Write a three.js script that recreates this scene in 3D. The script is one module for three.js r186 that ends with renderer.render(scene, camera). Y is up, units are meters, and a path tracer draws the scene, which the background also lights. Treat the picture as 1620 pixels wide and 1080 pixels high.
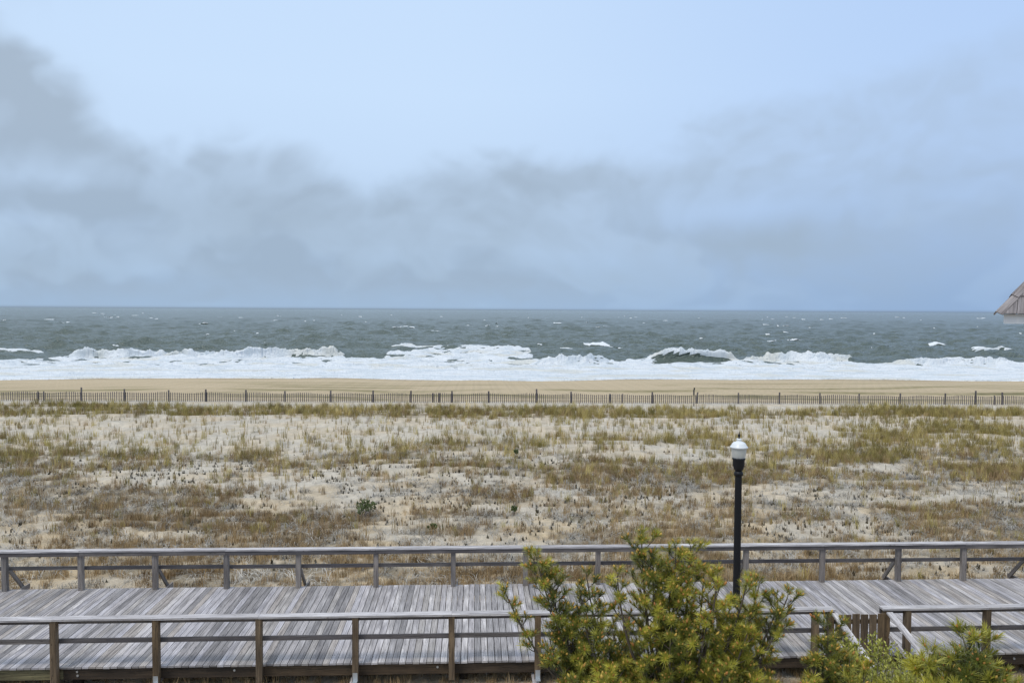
import * as THREE from 'three';
import { mergeGeometries } from 'three/addons/utils/BufferGeometryUtils.js';

// ---------------------------------------------------------------- camera, sky, sun, exposure
const scene = new THREE.Scene();
const camera = new THREE.PerspectiveCamera(46.72, 1024 / 682, 0.1, 30000);
camera.position.set(0, 8.0, 0);
camera.rotation.order = 'YXZ';
camera.rotation.set(THREE.MathUtils.degToRad(-2.29), THREE.MathUtils.degToRad(-2.75), THREE.MathUtils.degToRad(0.32));
scene.add(camera);

const renderer = new THREE.WebGLRenderer({ antialias: true });
renderer.setSize(1024, 682);
renderer.toneMapping = THREE.LinearToneMapping;
renderer.toneMappingExposure = 1.0;
renderer.shadowMap.enabled = true;

const sun = new THREE.DirectionalLight(new THREE.Color(1.0, 0.94, 0.85), 1.5);
sun.position.set(-40, 90, 38);
sun.castShadow = true;
sun.shadow.radius = 22;
sun.shadow.mapSize.set(2048, 2048);
Object.assign(sun.shadow.camera, { left: -90, right: 90, top: 90, bottom: -90, near: 1, far: 400 });
scene.add(sun); scene.add(sun.target);

// ---------------------------------------------------------------- helpers
function rng(seed) { let s = seed >>> 0; return () => { s = (s + 0x6D2B79F5) | 0; let t = Math.imul(s ^ (s >>> 15), 1 | s); t = (t + Math.imul(t ^ (t >>> 7), 61 | t)) ^ t; return ((t ^ (t >>> 14)) >>> 0) / 4294967296; }; }
const PERM = new Float32Array(65536); { const r = rng(11); for (let i = 0; i < 65536; i++) PERM[i] = r(); }
const hsh = (x, y) => PERM[((x * 73 + y * 1879 + (x * y) % 251) % 65536 + 65536) & 65535];
const H2 = (x, y) => PERM[(Math.imul(x, 374761393) + Math.imul(y, 668265263) ^ Math.imul(x + 17, y + 91)) >>> 7 & 65535];
function n2(x, y) {                                                // value noise 0..1
  const xi = Math.floor(x), yi = Math.floor(y); let fx = x - xi, fy = y - yi;
  fx = fx * fx * fx * (fx * (fx * 6 - 15) + 10); fy = fy * fy * fy * (fy * (fy * 6 - 15) + 10);
  const a = H2(xi, yi), b = H2(xi + 1, yi), c = H2(xi, yi + 1), d = H2(xi + 1, yi + 1);
  return a + (b - a) * fx + (c - a) * fy + (a - b - c + d) * fx * fy;
}
function fbm(x, y, o = 4) { let s = 0, a = 0.5, t = 0; for (let i = 0; i < o; i++) { s += a * n2(x + i * 37.2, y - i * 19.7); t += a; a *= 0.5; x *= 2.03; y *= 2.03; } return s / t; }
const clamp = (v, a, b) => v < a ? a : v > b ? b : v;
const mix = (a, b, t) => a + (b - a) * t;
const ss = (a, b, v) => { const t = clamp((v - a) / (b - a), 0, 1); return t * t * (3 - 2 * t); };
const gauss = (v, s) => Math.exp(-v * v / (2 * s * s));
function table(pts) { return v => { if (v <= pts[0][0]) return pts[0][1]; for (let i = 1; i < pts.length; i++) if (v <= pts[i][0]) { const [a, p] = pts[i - 1], [b, q] = pts[i]; return p + (q - p) * (v - a) / (b - a); } return pts[pts.length - 1][1]; }; }
const C3 = (r, g, b) => new THREE.Color().setRGB(r, g, b);

// ---------------------------------------------------------------- overcast sky (air and cloud only)
{
  const W = 2048, Hh = 1024, data = new Float32Array(W * Hh * 4);
  const bank = table([[-180, 13], [-90, 14], [-40, 17], [-31, 16], [-28.5, 14.6], [-26, 12.8], [-23.7, 10.6], [-21.4, 10.1], [-18.6, 11.3], [-13.5, 11.0], [-9.5, 8.7], [-7.7, 7.0], [-5, 8.9], [-2.3, 10.2], [3.2, 11.3], [6.8, 10], [9, 11], [13.5, 10.4], [17.7, 12.2], [23.7, 13.1], [29, 15.2], [34.8, 16.5], [50, 15], [100, 12], [180, 13]]);
  const power = table([[-180, 0.6], [-50, 0.9], [-30, 0.95], [-8, 0.95], [4, 0.78], [14, 0.52], [24, 0.33], [35, 0.28], [80, 0.5], [180, 0.6]]);
  const clearR = table([[0, 0.36], [1.2, 0.375], [5, 0.46], [10, 0.56], [15, 0.585], [21, 0.575], [35, 0.68], [90, 1.12]]);
  const clearG = table([[0, 0.505], [1.2, 0.52], [5, 0.61], [10, 0.725], [15, 0.755], [21, 0.745], [35, 0.82], [90, 1.2]]);
  const clearB = table([[0, 0.7], [1.2, 0.715], [5, 0.82], [10, 0.95], [15, 0.985], [21, 0.985], [35, 1.02], [90, 1.28]]);
  const blobs = [[-27.5, 8.4, 4.5, 0.9, -0.55], [-30, 5.6, 3, 0.5, -0.4], [-20.8, 2.5, 1.2, 0.5, -0.5], [-13, 6, 5, 1.8, 0.35], [-26, 7.0, 4, 0.6, 0.25], [20.5, 4.5, 4.6, 1.0, 0.55], [19, 6.7, 5, 0.6, -0.42], [3.5, 6, 5, 2.4, 0.25], [7, 3.6, 3, 0.5, -0.3], [31, 7, 4, 1.6, 0.2], [-30, 20.5, 3.5, 1.6, 0.25], [-30.5, 13.2, 2.5, 1.6, 0.35]];
  for (let j = 0; j < Hh; j++) {
    const el = ((j + 0.5) / Hh - 0.5) * 180;
    for (let i = 0; i < W; i++) {
      const phi = ((i + 0.5) / W - 0.5) * 2 * Math.PI, k = (j * W + i) * 4;
      if (el < -1.5) { data[k] = 0.16; data[k + 1] = 0.19; data[k + 2] = 0.2; data[k + 3] = 1; continue; }
      const e = Math.max(0, el), se = Math.sin(e * Math.PI / 180), ce = Math.cos(e * Math.PI / 180);
      let az = phi * 180 / Math.PI + 90; if (az > 180) az -= 360;
      const x = Math.cos(phi) * ce, z = Math.sin(phi) * ce;
      // billows in bearing and elevation, flattened towards the horizon; higher up, on a cloud plane
      const pl = 1 / (se + 0.11), px = x * pl, pz = z * pl, fl = 1 + 5 / (e + 2.2);
      const w1 = fbm(az * 0.09 + 5, e * 0.11 * fl + 9, 4) - 0.5, w2 = fbm(az * 0.09 + 31, e * 0.11 * fl - 7, 4) - 0.5;
      const det = fbm(px * 1.6 + w1 * 1.6, pz * 1.6 + w2 * 1.6 + 3, 5);
      const lay = fbm(az * 0.085 + w1 * 2.2 + 40, e * 0.14 * fl + w2 * 1.6, 5);
      const puff = fbm(az * 0.21 + 7.3 + w2 * 2, e * 0.34 + 3.1 + w1 * 2, 5);
      const edge = bank(az) + 0.3 + (puff - 0.5) * 5;
      let c = ss(1.7, -1.7, e - edge) * power(az);
      c *= mix(0.66, 1.06, ss(0.36, 0.60, lay + (puff - 0.5) * 0.35));
      for (const [ca, ce, sa, sv, am] of blobs) { const q = gauss((az - ca + w1 * 4) / sa, 1) * gauss((e - ce + w2 * 1.5) / sv, 1); c += am * q * (0.6 + 0.8 * puff); }
      c *= ss(-0.2, 2.2, e) * 0.72 + 0.28;
      const band = ss(0.5, 0.62, lay) * 0 + ss(0.52, 0.36, lay) * ss(10, 4, e) * 0.07;      // paler gaps between low banks
      const up = ss(22, 60, e) * (det - 0.5) * 0.35;
      let r = clearR(e), g = clearG(e), b = clearB(e);
      const right = ss(-6, 38, az) * ss(75, 20, e) * 0.19;               // thinner, bluer cloud to the right
      r *= 1 - right; g *= 1 - right * 0.75; b *= 1 - right * 0.25;
      const gr = mix(0.355, 0.395, ss(2, 14, e)), gg = mix(0.465, 0.495, ss(2, 14, e)), gb = mix(0.605, 0.62, ss(2, 14, e));
      const fine = fbm(az * 0.62 + w1 * 5 + 11, e * 0.75 * Math.sqrt(fl) + w2 * 5, 4) - 0.5;
      c = clamp(c + c * (1.15 - c) * fine * 1.5, 0, 1);
      r = mix(r, gr, c) * (1 + band + up); g = mix(g, gg, c) * (1 + band * 0.9 + up); b = mix(b, gb, c) * (1 + band * 0.7 + up);
      data[k] = r; data[k + 1] = g; data[k + 2] = b; data[k + 3] = 1;
    }
  }
  const t = new THREE.DataTexture(data, W, Hh, THREE.RGBAFormat, THREE.FloatType);
  t.mapping = THREE.EquirectangularReflectionMapping; t.magFilter = THREE.LinearFilter; t.minFilter = THREE.LinearFilter;
  t.wrapS = THREE.RepeatWrapping; t.needsUpdate = true;
  scene.background = t; scene.environment = t;
}

// ---------------------------------------------------------------- naming and building helpers
const taken = {};
function numbered(n) { const k = taken[n] = (taken[n] ?? -1) + 1; return k ? n + '_' + String(k).padStart(3, '0') : n; }
function tag(o, label, category, group) { o.userData.label = label; if (category) o.userData.category = category; if (group) o.userData.group = group; return o; }
function thing(name, label, category, [x, y, z] = [0, 0, 0], group) { const g = new THREE.Group(); g.name = numbered(name); g.position.set(x, y, z); scene.add(g); return tag(g, label, category, group); }
function mesh(name, geo, mat, parent) { const m = new THREE.Mesh(geo, mat); m.name = parent ? name : numbered(name); m.castShadow = m.receiveShadow = true; (parent || scene).add(m); return m; }
function setting(o, label, category) { o.userData.kind = 'structure'; o.userData.label = label; o.userData.category = category; return o; }
function stuff(o, label, category) { o.userData.kind = 'stuff'; if (label) { o.userData.label = label; o.userData.category = category; } return o; }
function tex(w, h, fn, { srgb = false, rx = 1, ry = 1 } = {}) {
  const d = new Uint8Array(w * h * 4);
  for (let j = 0; j < h; j++) for (let i = 0; i < w; i++) { const c = fn(i, j), k = (j * w + i) * 4; d[k] = clamp(c[0], 0, 255); d[k + 1] = clamp(c[1], 0, 255); d[k + 2] = clamp(c[2], 0, 255); d[k + 3] = 255; }
  const t = new THREE.DataTexture(d, w, h, THREE.RGBAFormat); t.wrapS = t.wrapT = THREE.RepeatWrapping; t.magFilter = THREE.LinearFilter; t.minFilter = THREE.LinearMipmapLinearFilter; t.generateMipmaps = true;
  if (srgb) t.colorSpace = THREE.SRGBColorSpace; t.repeat.set(rx, ry); t.needsUpdate = true; return t;
}
// periodic noise for tiling maps
function pn(x, y, px, py, s = 0) {
  const xi = Math.floor(x), yi = Math.floor(y); let fx = x - xi, fy = y - yi; fx = fx * fx * (3 - 2 * fx); fy = fy * fy * (3 - 2 * fy);
  const m = (a, n) => ((a % n) + n) % n, x0 = m(xi, px) + s * 131, x1 = m(xi + 1, px) + s * 131, y0 = m(yi, py) + s * 57, y1 = m(yi + 1, py) + s * 57;
  const a = H2(x0, y0), b = H2(x1, y0), c = H2(x0, y1), d = H2(x1, y1);
  return a + (b - a) * fx + (c - a) * fy + (a - b - c + d) * fx * fy;
}
function pfbm(u, v, fx, fy, o, s = 0) { let t = 0, a = 0.5, n = 0; for (let i = 0; i < o; i++) { t += a * pn(u * fx, v * fy, fx, fy, s + i); n += a; a *= 0.55; fx *= 2; fy *= 2; } return t / n; }

// ---------------------------------------------------------------- materials
// wood: u along the grain; one tile covers 2.4 m x 0.6 m
const woodG = new Float32Array(1024 * 256);
{
  const r = rng(5), knots = []; for (let i = 0; i < 26; i++) knots.push([r() * 1024, r() * 256, 6 + r() * 10, 1.6 + r() * 2.2]);
  for (let j = 0; j < 256; j++) for (let i = 0; i < 1024; i++) {
    let u = i / 1024, v = j / 256, kn = 0;
    for (const [kx, ky, kl, kw] of knots) { const dx = (i - kx) / kl, dy = (j - ky) / kw; const q = dx * dx + dy * dy; if (q < 9) { v += 0.012 * Math.exp(-q * 0.6) * Math.sign(dy || 1); if (q < 1.2) kn = Math.max(kn, 1 - q / 1.2); } }
    const wob = pfbm(u, v, 6, 6, 3, 9) * 0.05;
    let g = pfbm(u, v + wob, 5, 56, 3, 1) * 0.55 + pfbm(u, v + wob, 10, 120, 2, 3) * 0.3 + pfbm(u, v, 40, 128, 2, 5) * 0.15;
    const crack = Math.abs(pfbm(u, v + wob, 5, 44, 2, 7) - 0.5); if (crack < 0.022) g -= 0.26 * (1 - crack / 0.022) * ss(0.42, 0.6, pfbm(u, v, 12, 24, 2, 11));
    g -= kn * 0.35; g += (pfbm(u, v, 4, 8, 2, 13) - 0.5) * 0.35;
    woodG[j * 1024 + i] = clamp((g - 0.5) * 1.45 + 0.51, 0, 1);
  }
}
function woodMap(dark, light, warm) {
  return tex(1024, 256, (i, j) => { const g = woodG[j * 1024 + i], w = pfbm(i / 1024, j / 256, 5, 30, 2, 21) * 0.7; return [0, 1, 2].map(k => mix(mix(dark[k], light[k], g), warm[k] * (0.55 + 0.5 * g), w * 0.5)); }, { srgb: true, rx: 1 / 2.4, ry: 1 / 0.6 });
}
const woodBump = tex(1024, 256, (i, j) => { const g = woodG[j * 1024 + i] * 255; return [g, g, g]; }, { rx: 1 / 2.4, ry: 1 / 0.6 });
const greyWood = woodMap([98, 94, 94], [200, 196, 196], [192, 182, 170]);
const brownWood = woodMap([52, 42, 32], [142, 124, 100], [132, 104, 72]);
const wood = (map, c, rough = 0.85) => new THREE.MeshStandardMaterial({ map, color: C3(...c), roughness: rough, bumpMap: woodBump, bumpScale: 0.003 });
const deckTones = [[1.12, 1.1, 1.1], [0.95, 0.94, 0.94], [1.3, 1.28, 1.29], [0.72, 0.71, 0.71], [1.12, 1.06, 0.98], [1.2, 1.2, 1.25], [1.02, 0.99, 0.94], [1.42, 1.4, 1.38]].map(c => wood(greyWood, c));
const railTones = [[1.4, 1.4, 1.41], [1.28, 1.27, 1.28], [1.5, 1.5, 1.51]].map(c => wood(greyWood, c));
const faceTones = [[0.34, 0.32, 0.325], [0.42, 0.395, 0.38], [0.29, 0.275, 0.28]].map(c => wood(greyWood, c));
const postTones = [[1, 1, 1], [0.86, 0.84, 0.82], [1.12, 1.1, 1.08], [0.95, 0.9, 0.8]].map(c => wood(brownWood, c));
const greyPosts = [[0.66, 0.61, 0.56], [0.56, 0.53, 0.5], [0.74, 0.69, 0.63]].map(c => wood(greyWood, c));
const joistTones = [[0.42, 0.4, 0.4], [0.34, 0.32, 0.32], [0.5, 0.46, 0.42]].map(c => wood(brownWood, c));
const greenTimber = wood(brownWood, [1.1, 1.35, 1.15]);
const galvanised = new THREE.MeshStandardMaterial({ color: C3(0.55, 0.57, 0.58), metalness: 0.8, roughness: 0.45 });
const blackPaint = new THREE.MeshPhysicalMaterial({ color: C3(0.01, 0.0105, 0.013), roughness: 0.5, specularIntensity: 0.6 });

// box with uv in metres, u along the longest side (or the given axis)
function wbox(lx, ly, lz, seed, axis) {
  const g = new THREE.BoxGeometry(lx, ly, lz), p = g.attributes.position, n = g.attributes.normal, uv = g.attributes.uv, r = rng(seed * 7919 + 3);
  const ou = r() * 2.4, ov = r() * 0.6; axis ??= lx >= ly && lx >= lz ? 0 : lz >= ly ? 2 : 1;
  const o = [0, 1, 2].filter(a => a !== axis), get = (i, a) => a === 0 ? p.getX(i) : a === 1 ? p.getY(i) : p.getZ(i);
  for (let i = 0; i < p.count; i++) {
    const nn = [Math.abs(n.getX(i)), Math.abs(n.getY(i)), Math.abs(n.getZ(i))];
    if (nn[axis] > 0.5) uv.setXY(i, get(i, o[0]) * 0.3 + ou, get(i, o[1]) + ov);
    else { const c = nn[o[0]] > 0.5 ? o[1] : o[0]; uv.setXY(i, get(i, axis) + ou, get(i, c) + ov + (nn[o[0]] > 0.5 ? 0.3 : 0)); }
  }
  return g;
}
// a bar from a to b with rectangular section w (sideways) x h (upwards)
function bar(name, a, b, w, h, mat, parent, seed = 1) {
  const A = new THREE.Vector3(...a), B = new THREE.Vector3(...b), L = A.distanceTo(B), m = mesh(name, wbox(w, h, L, seed, 2), mat, parent);
  m.position.copy(A).add(B).multiplyScalar(0.5); m.lookAt(B.clone().applyMatrix4(new THREE.Matrix4())); const d = B.clone().sub(A).normalize();
  const up = Math.abs(d.y) > 0.95 ? new THREE.Vector3(0, 0, 1) : new THREE.Vector3(0, 1, 0), X = new THREE.Vector3().crossVectors(up, d).normalize(), Y = new THREE.Vector3().crossVectors(d, X);
  m.quaternion.setFromRotationMatrix(new THREE.Matrix4().makeBasis(X, Y, d)); return m;
}

// ---------------------------------------------------------------- terrain
const SEA = -3.0;
const prof = table([[-60, 0], [21, 0.0], [24, 0.02], [30, 0.18], [36, 0.4], [43, 0.68], [50, 0.98], [53, 1.08], [56, 1.14], [58.6, 1.16], [60, 1.0], [63, 0.2], [68, -0.75], [76, -1.05], [92, -1.62], [112, -2.42], [126, -3.0], [140, -3.7], [175, -5.2], [240, -8]]);
const ledgeMask = (x, z) => ss(0.42, 0.62, fbm(x * 0.11 + 3, z * 0.16, 3));
function G(x, z) {
  const d = -z; let h = prof(d);
  const dune = ss(20.5, 23, d) * ss(57.5, 54, d), crest = ss(30, 56, d) * ss(66, 60, d);
  h -= crest * 0.004 * (x - 3);
  if (dune > 0) {
    h += dune * ((fbm(x * 0.13, z * 0.2, 3) - 0.5) * 0.34 + (fbm(x * 0.7 + 9, z * 0.9, 3) - 0.5) * 0.13);
    const s = z * 0.62 + 2.6 * fbm(x * 0.16, z * 0.25, 3), f = s - Math.floor(s);
    h += dune * ledgeMask(x, z) * 0.17 * (f < 0.86 ? f / 0.86 : (1 - f) / 0.14) ;
    const s2 = z * 1.5 + x * 0.12 + 3 * fbm(x * 0.3 + 20, z * 0.4, 3), f2 = s2 - Math.floor(s2);
    h += dune * (1 - ledgeMask(x, z)) * 0.085 * (f2 < 0.85 ? f2 / 0.85 : (1 - f2) / 0.15);
  }
  if (d > 60) {
    const b = ss(62, 72, d);
    h += b * ((fbm(x * 0.035, z * 0.04, 3) - 0.5) * 0.42 * ss(160, 110, d) + (fbm(x * 0.25, z * 0.5, 3) - 0.5) * 0.06);
    h += b * ss(150, 118, d) * (0.13 * gauss(x + 48, 14) + 0.05 * gauss(x - 40, 12));
  } else if (d < 16) h += (fbm(x * 0.3, z * 0.3, 3) - 0.5) * 0.12;
  return h;
}
// how thickly the dune is grown, 0..1: planted rows parallel to the shore plus drifts
const rows = [[54.2, 0.55, 0.55], [51.9, 1.0, 1.05], [48.2, 0.7, 0.22], [44.6, 0.8, 0.3], [41.8, 0.7, 0.5], [39.4, 0.75, 0.8], [37.0, 0.6, 0.75], [34.9, 0.6, 0.65], [32.9, 0.55, 0.6], [31.0, 0.5, 0.6], [29.3, 0.5, 0.85], [27.6, 0.5, 0.75], [26.0, 0.45, 0.7], [24.6, 0.4, 0.8], [23.2, 0.35, 1.0], [22.1, 0.3, 0.7]];
function D(x, z) {
  const d = -z, wz = d + (fbm(x * 0.12 + 4, 7, 3) - 0.5) * 2.2; let s = 0;
  for (let k = 0; k < rows.length; k++) { const [c, w, a] = rows[k]; const q = gauss(wz - c, w); if (q > 0.01) s += q * a * mix(ss(0.36, 0.58, fbm(x * 0.17 + k * 13, k * 5.1, 3)), 1, c > 53 ? 0.35 : c > 50 ? 0.68 : c < 24.5 ? 0.5 : 0.12); }
  const patch = fbm(x * 0.16 + 50, z * 0.28, 4);
  s += ss(mix(0.455, 0.48, ss(36, 44, d)), mix(0.64, 0.70, ss(36, 44, d)), patch) * mix(0.85, 0.65, ss(36, 44, d)) * ss(50, 43, d) * mix(0.75, 1.15, ss(0, 16, x));
  s += ss(6, 30, x) * ss(49, 43, d) * ss(0.40, 0.58, patch) * 0.45;
  s *= 1 - 0.85 * gauss((x + 16.5) / 5.5, 1) * gauss(d - 46.5, 2.6);
  s *= 1 - 0.5 * gauss((x + 3) / 13, 1) * gauss(d - 46, 3);
  return clamp(s, 0, 1.3) * ss(55.9, 54.9, d);
}
const sandTex = tex(512, 512, (i, j) => { const u = i / 512, v = j / 512; const g = 205 + (pfbm(u, v, 8, 8, 3, 2) - 0.5) * 44 + (pfbm(u, v, 128, 128, 2, 4) - 0.5) * 46; return [g, g * 0.995, g * 0.98]; }, { srgb: true, rx: 1 / 2.2, ry: 1 / 2.2 });
const sandBump = tex(512, 512, (i, j) => { const u = i / 512, v = j / 512; const g = 255 * (pfbm(u, v, 6, 6, 4, 6) * 0.65 + pfbm(u, v, 48, 48, 3, 8) * 0.35); return [g, g, g]; }, { rx: 1 / 2.2, ry: 1 / 2.2 });
const sandMat = new THREE.MeshStandardMaterial({ vertexColors: true, map: sandTex, bumpMap: sandBump, bumpScale: 0.05, roughness: 0.95 });
function sandColor(x, z, out) {
  const d = -z; let r, g, b;
  if (d > 58.5) {                                                    // open beach: tan, with darker drift lines and damp lower slope
    const n = fbm(x * 0.05, z * 0.12, 4); r = mix(0.44, 0.53, n); g = mix(0.345, 0.42, n); b = mix(0.215, 0.275, n);
    const l1 = fbm(x * 0.02 + 3, 1.2, 4) * 26, l2 = fbm(x * 0.03 + 13, 5.2, 4) * 22;
    for (const [c, w, a] of [[74 + l1, 1.1, 0.5], [80 + l2, 1.2, 0.5], [90 + l1 * 0.7, 1.0, 0.45], [97 + l2 * 0.6, 0.9, 0.35], [70 + l2, 1, 0.4], [106 + l1 * 0.3, 0.8, 0.3]]) {
      const q = gauss(d - c, w) * a * ss(0.35, 0.6, fbm(x * 0.06 + c * 0, c * 0.01 + w * 40, 3)) * (0.6 + 0.8 * n2(x * 1.5, z * 1.5));
      r *= 1 - q; g *= 1 - q * 0.95; b *= 1 - q * 1.3;
    }
    const damp = ss(117, 123.5, d + (fbm(x * 0.06, 3.3, 3) - 0.5) * 9); r = mix(r, 0.27, damp * 0.55); g = mix(g, 0.205, damp * 0.55); b = mix(b, 0.13, damp * 0.55);
  } else {
    const n = fbm(x * 0.22, z * 0.4, 4), warm = clamp(ss(0.38, 0.66, fbm(x * 0.5 + 8, z * 0.7, 3)) * mix(0.7, 0.42, ss(28, 40, d)) + ss(34, 22, d) * 0.45, 0, 1);
    r = mix(0.47, 0.545, n); g = mix(mix(0.425, 0.49, n), mix(0.375, 0.43, n), warm); b = mix(mix(0.36, 0.41, n), mix(0.245, 0.29, n), warm);
    const litter = d > 20 ? ss(0.25, 0.85, D(x, z)) * ss(0.32, 0.58, fbm(x * 2.3, z * 2.3, 3)) * 0.9 : ss(17, 14, d) * ss(0.3, 0.6, fbm(x * 1.8, z * 1.8, 3)) * 0.85;
    const lt = n2(x * 5, z * 5); r = mix(r, mix(0.17, 0.27, lt), litter); g = mix(g, mix(0.135, 0.225, lt), litter); b = mix(b, mix(0.085, 0.16, lt), litter);
  }
  out[0] = r; out[1] = g; out[2] = b;
}
function sandSheet(name, x0, x1, nx, zs, label, category, sink = 0) {
  const nz = zs.length, pos = new Float32Array(nx * nz * 3), col = new Float32Array(nx * nz * 3), uv = new Float32Array(nx * nz * 2), idx = new Uint32Array((nx - 1) * (nz - 1) * 6), c = [0, 0, 0]; let k = 0;
  for (let j = 0; j < nz; j++) for (let i = 0; i < nx; i++) {
    const x = mix(x0, x1, i / (nx - 1)), z = zs[j], q = j * nx + i; pos[q * 3] = x; pos[q * 3 + 1] = G(x, z) - sink; pos[q * 3 + 2] = z; uv[q * 2] = x; uv[q * 2 + 1] = z;
    sandColor(x, z, c); col[q * 3] = c[0] * 1.55; col[q * 3 + 1] = c[1] * 1.55; col[q * 3 + 2] = c[2] * 1.55;
  }
  for (let j = 0; j < nz - 1; j++) for (let i = 0; i < nx - 1; i++) { const a = j * nx + i, b = a + 1, d = a + nx, e = d + 1; idx[k++] = a; idx[k++] = b; idx[k++] = e; idx[k++] = a; idx[k++] = e; idx[k++] = d; }
  const g = new THREE.BufferGeometry(); g.setAttribute('position', new THREE.BufferAttribute(pos, 3)); g.setAttribute('color', new THREE.BufferAttribute(col, 3)); g.setAttribute('uv', new THREE.BufferAttribute(uv, 2)); g.setIndex(new THREE.BufferAttribute(idx, 1)); g.computeVertexNormals();
  return setting(mesh(name, g, sandMat), label, category);
}
const steps = (a, b, s) => { const n = Math.round(Math.abs(b - a) / s), o = []; for (let i = 0; i <= n; i++) o.push(mix(a, b, i / n)); return o; };
sandSheet('ground', -48, 54, 240, steps(30, -21, 0.45), 'sandy ground with matted dry grass beneath and before the boardwalk', 'ground');
sandSheet('dune', -48, 54, 620, steps(-21, -59, 0.135), 'pale dune sand between the boardwalk and the slat fence', 'dune');
sandSheet('beach', -160, 175, 420, steps(-59, -110, 0.7).concat(steps(-111, -175, 0.8)), 'open tan beach between the slat fence and the surf', 'beach');
console.log('terrain');

// ---------------------------------------------------------------- sea
const waves = []; { const r = rng(77); for (let i = 0; i < 46; i++) { const L = 1.9 * Math.pow(15, i / 45), th = (r() + r() + r() - 1.5) * 0.95 + 0.12, k = 2 * Math.PI / L; waves.push([Math.sin(th) * k, Math.cos(th) * k, (L < 11 ? 0.0105 : 0.0062) * L * (0.6 + r() * 0.8), r() * 6.283, L]); } }
const dzAt = d => Math.max(0.42, d * d * 1.5e-5);
// breaking waves: tangent of bearing from-to, distance, height, lean, front and back length
const tn = px => (px - 750) / 1250;
const breakers = [
  [tn(-160), tn(112), 203, 0.95, 0.5, 1.6, 6, 0.5], [tn(120), tn(560), 183, 1.7, 0.9, 1.8, 6, 1], [tn(830), tn(985), 163, 1.35, 0.8, 1.4, 5, 1],
  [tn(1015), tn(1185), 170, 2.0, 0.75, 1.7, 5, 0.9, 0.45], [tn(1165), tn(1375), 174, 1.5, 0.7, 1.8, 6, 1], [tn(1425), tn(1640), 168, 1.25, 0.9, 1.6, 5, 0.8],
  [tn(1530), tn(1680), 221, 1.3, 0.8, 1.8, 6, 0.45], [tn(1380), tn(1440), 224, 0.8, 0.5, 1.5, 5, 0.5], [tn(440), tn(540), 226, 0.8, 0.2, 2.5, 6, 0],
  [tn(190), tn(272), 258, 0.8, 0.4, 1.6, 5, 0.55], [tn(860), tn(985), 205, 0.5, 0.2, 2.4, 5, 0.1], [tn(600), tn(850), 236, 0.55, 0.2, 2, 6, 0.6]];
function swell(x, z, out) {                                           // out: height, forward lean, crest foam
  const d = -z, t = x / d; let h = 0, lean = 0, foam = 0;
  for (const [t0, t1, dc, A, ln, fl, bl, fo, ff = fl * 1.8] of breakers) {
    if (t < t0 - 0.02 || t > t1 + 0.02) continue;
    const en = ss(t0 - 0.004, t0 + 0.03, t) * ss(t1 + 0.004, t1 - 0.03, t), q = (d - dc - (fbm(x * 0.05, dc, 3) - 0.5) * 9); if (q < -12 || q > 26) continue;
    const a = A * en * (0.72 + 0.56 * fbm(x * 0.16, dc * 0.3, 3)), p = q < 0 ? Math.exp(-(q * q) / (fl * fl)) : Math.exp(-(q * q) / (bl * bl));
    h += a * p; lean += a * ln * p * p; foam = Math.max(foam, fo * en * (q < 0 ? Math.exp(-(q * q) / (ff * ff)) : Math.exp(-(q * q) / (1.1 * 1.1))));
  }
  out[0] = h; out[1] = lean; out[2] = foam; return out;
}
const sw = [0, 0, 0];
function chop(x, z) {
  const d = -z, dz = dzAt(d); let h = 0, gust = 0.7 + 0.6 * fbm(x * 0.012, z * 0.008, 2);
  for (const [kx, kz, a, ph, L] of waves) { const f = Math.max(0.4, ss(0.55, 1.9, L / dz)); if (f > 0.001) { const q = 0.5 + 0.5 * Math.sin(kx * x + kz * z + ph); h += a * f * (2.2 * q * q * (0.6 + 0.4 * q) - 0.9); } }
  h *= gust; h += 0.16 * h * Math.abs(h);
  return h * mix(0.12, 1, ss(128, 205, d));
}
const waterY = (x, z) => { swell(x, z, sw); return SEA + chop(x, z) + sw[0]; };
// foam cover: everything inside the outer line is white water
const outer = table([[-0.62, 168], [-0.52, 174], [-0.505, 190], [-0.49, 187], [-0.34, 183], [-0.17, 181], [-0.12, 183], [-0.09, 206], [-0.05, 232], [0.06, 238], [0.071, 230], [0.076, 178], [0.16, 169], [0.2, 180], [0.26, 176], [0.34, 178], [0.48, 176], [0.54, 168], [0.56, 172], [0.66, 170], [0.8, 168]]);
function foamAt(x, z) {
  const d = -z, t = x / d, o = outer(t) + (fbm(x * 0.13 + 7, z * 0.1, 4) - 0.5) * 9;
  let f = ss(o + 2.5, o - 4, d) * 0.86;
  const hole = fbm(x * 0.22 + 4, z * 0.34, 4), streak = fbm(x * 0.35 + 30, z * 1.1 + 8, 3);
  const deep = ss(140, 172, d);
  f -= ss(0.5, 0.74, hole) * mix(0.2, 0.75, deep) * (0.35 + 0.65 * deep); f -= ss(0.6, 0.78, streak) * mix(0.42, 0.55, deep);
  if (t > 0.22 && t < 0.335) f -= 0.9 * gauss(d - 166.8, 2.6) * ss(0.22, 0.24, t) * ss(0.338, 0.32, t);     // clear face under the curling crest
  if (t < -0.5) f -= 0.6 * gauss(d - 181, 11) * (0.4 + ss(0.4, 0.6, hole));
  if (t > 0.1 && t < 0.18) f -= 0.35 * gauss(d - 160.5, 2) * ss(0.45, 0.6, n2(x * 1.3, 4));
  swell(x, z, sw); f = Math.max(f, sw[2] * (0.62 + 0.75 * fbm(x * 0.5, z * 0.8 + 3, 3)));
  return f;
}
const shoreT = []; for (let i = 0; i <= 400; i++) { const x = -200 + i; let d = 112; while (d < 140 && G(x, -d) > SEA + 0.05) d += 0.1; shoreT.push(d - 0.6 - 4.2 * fbm(x * 0.05 + 2, 9.1, 4)); }
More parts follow.
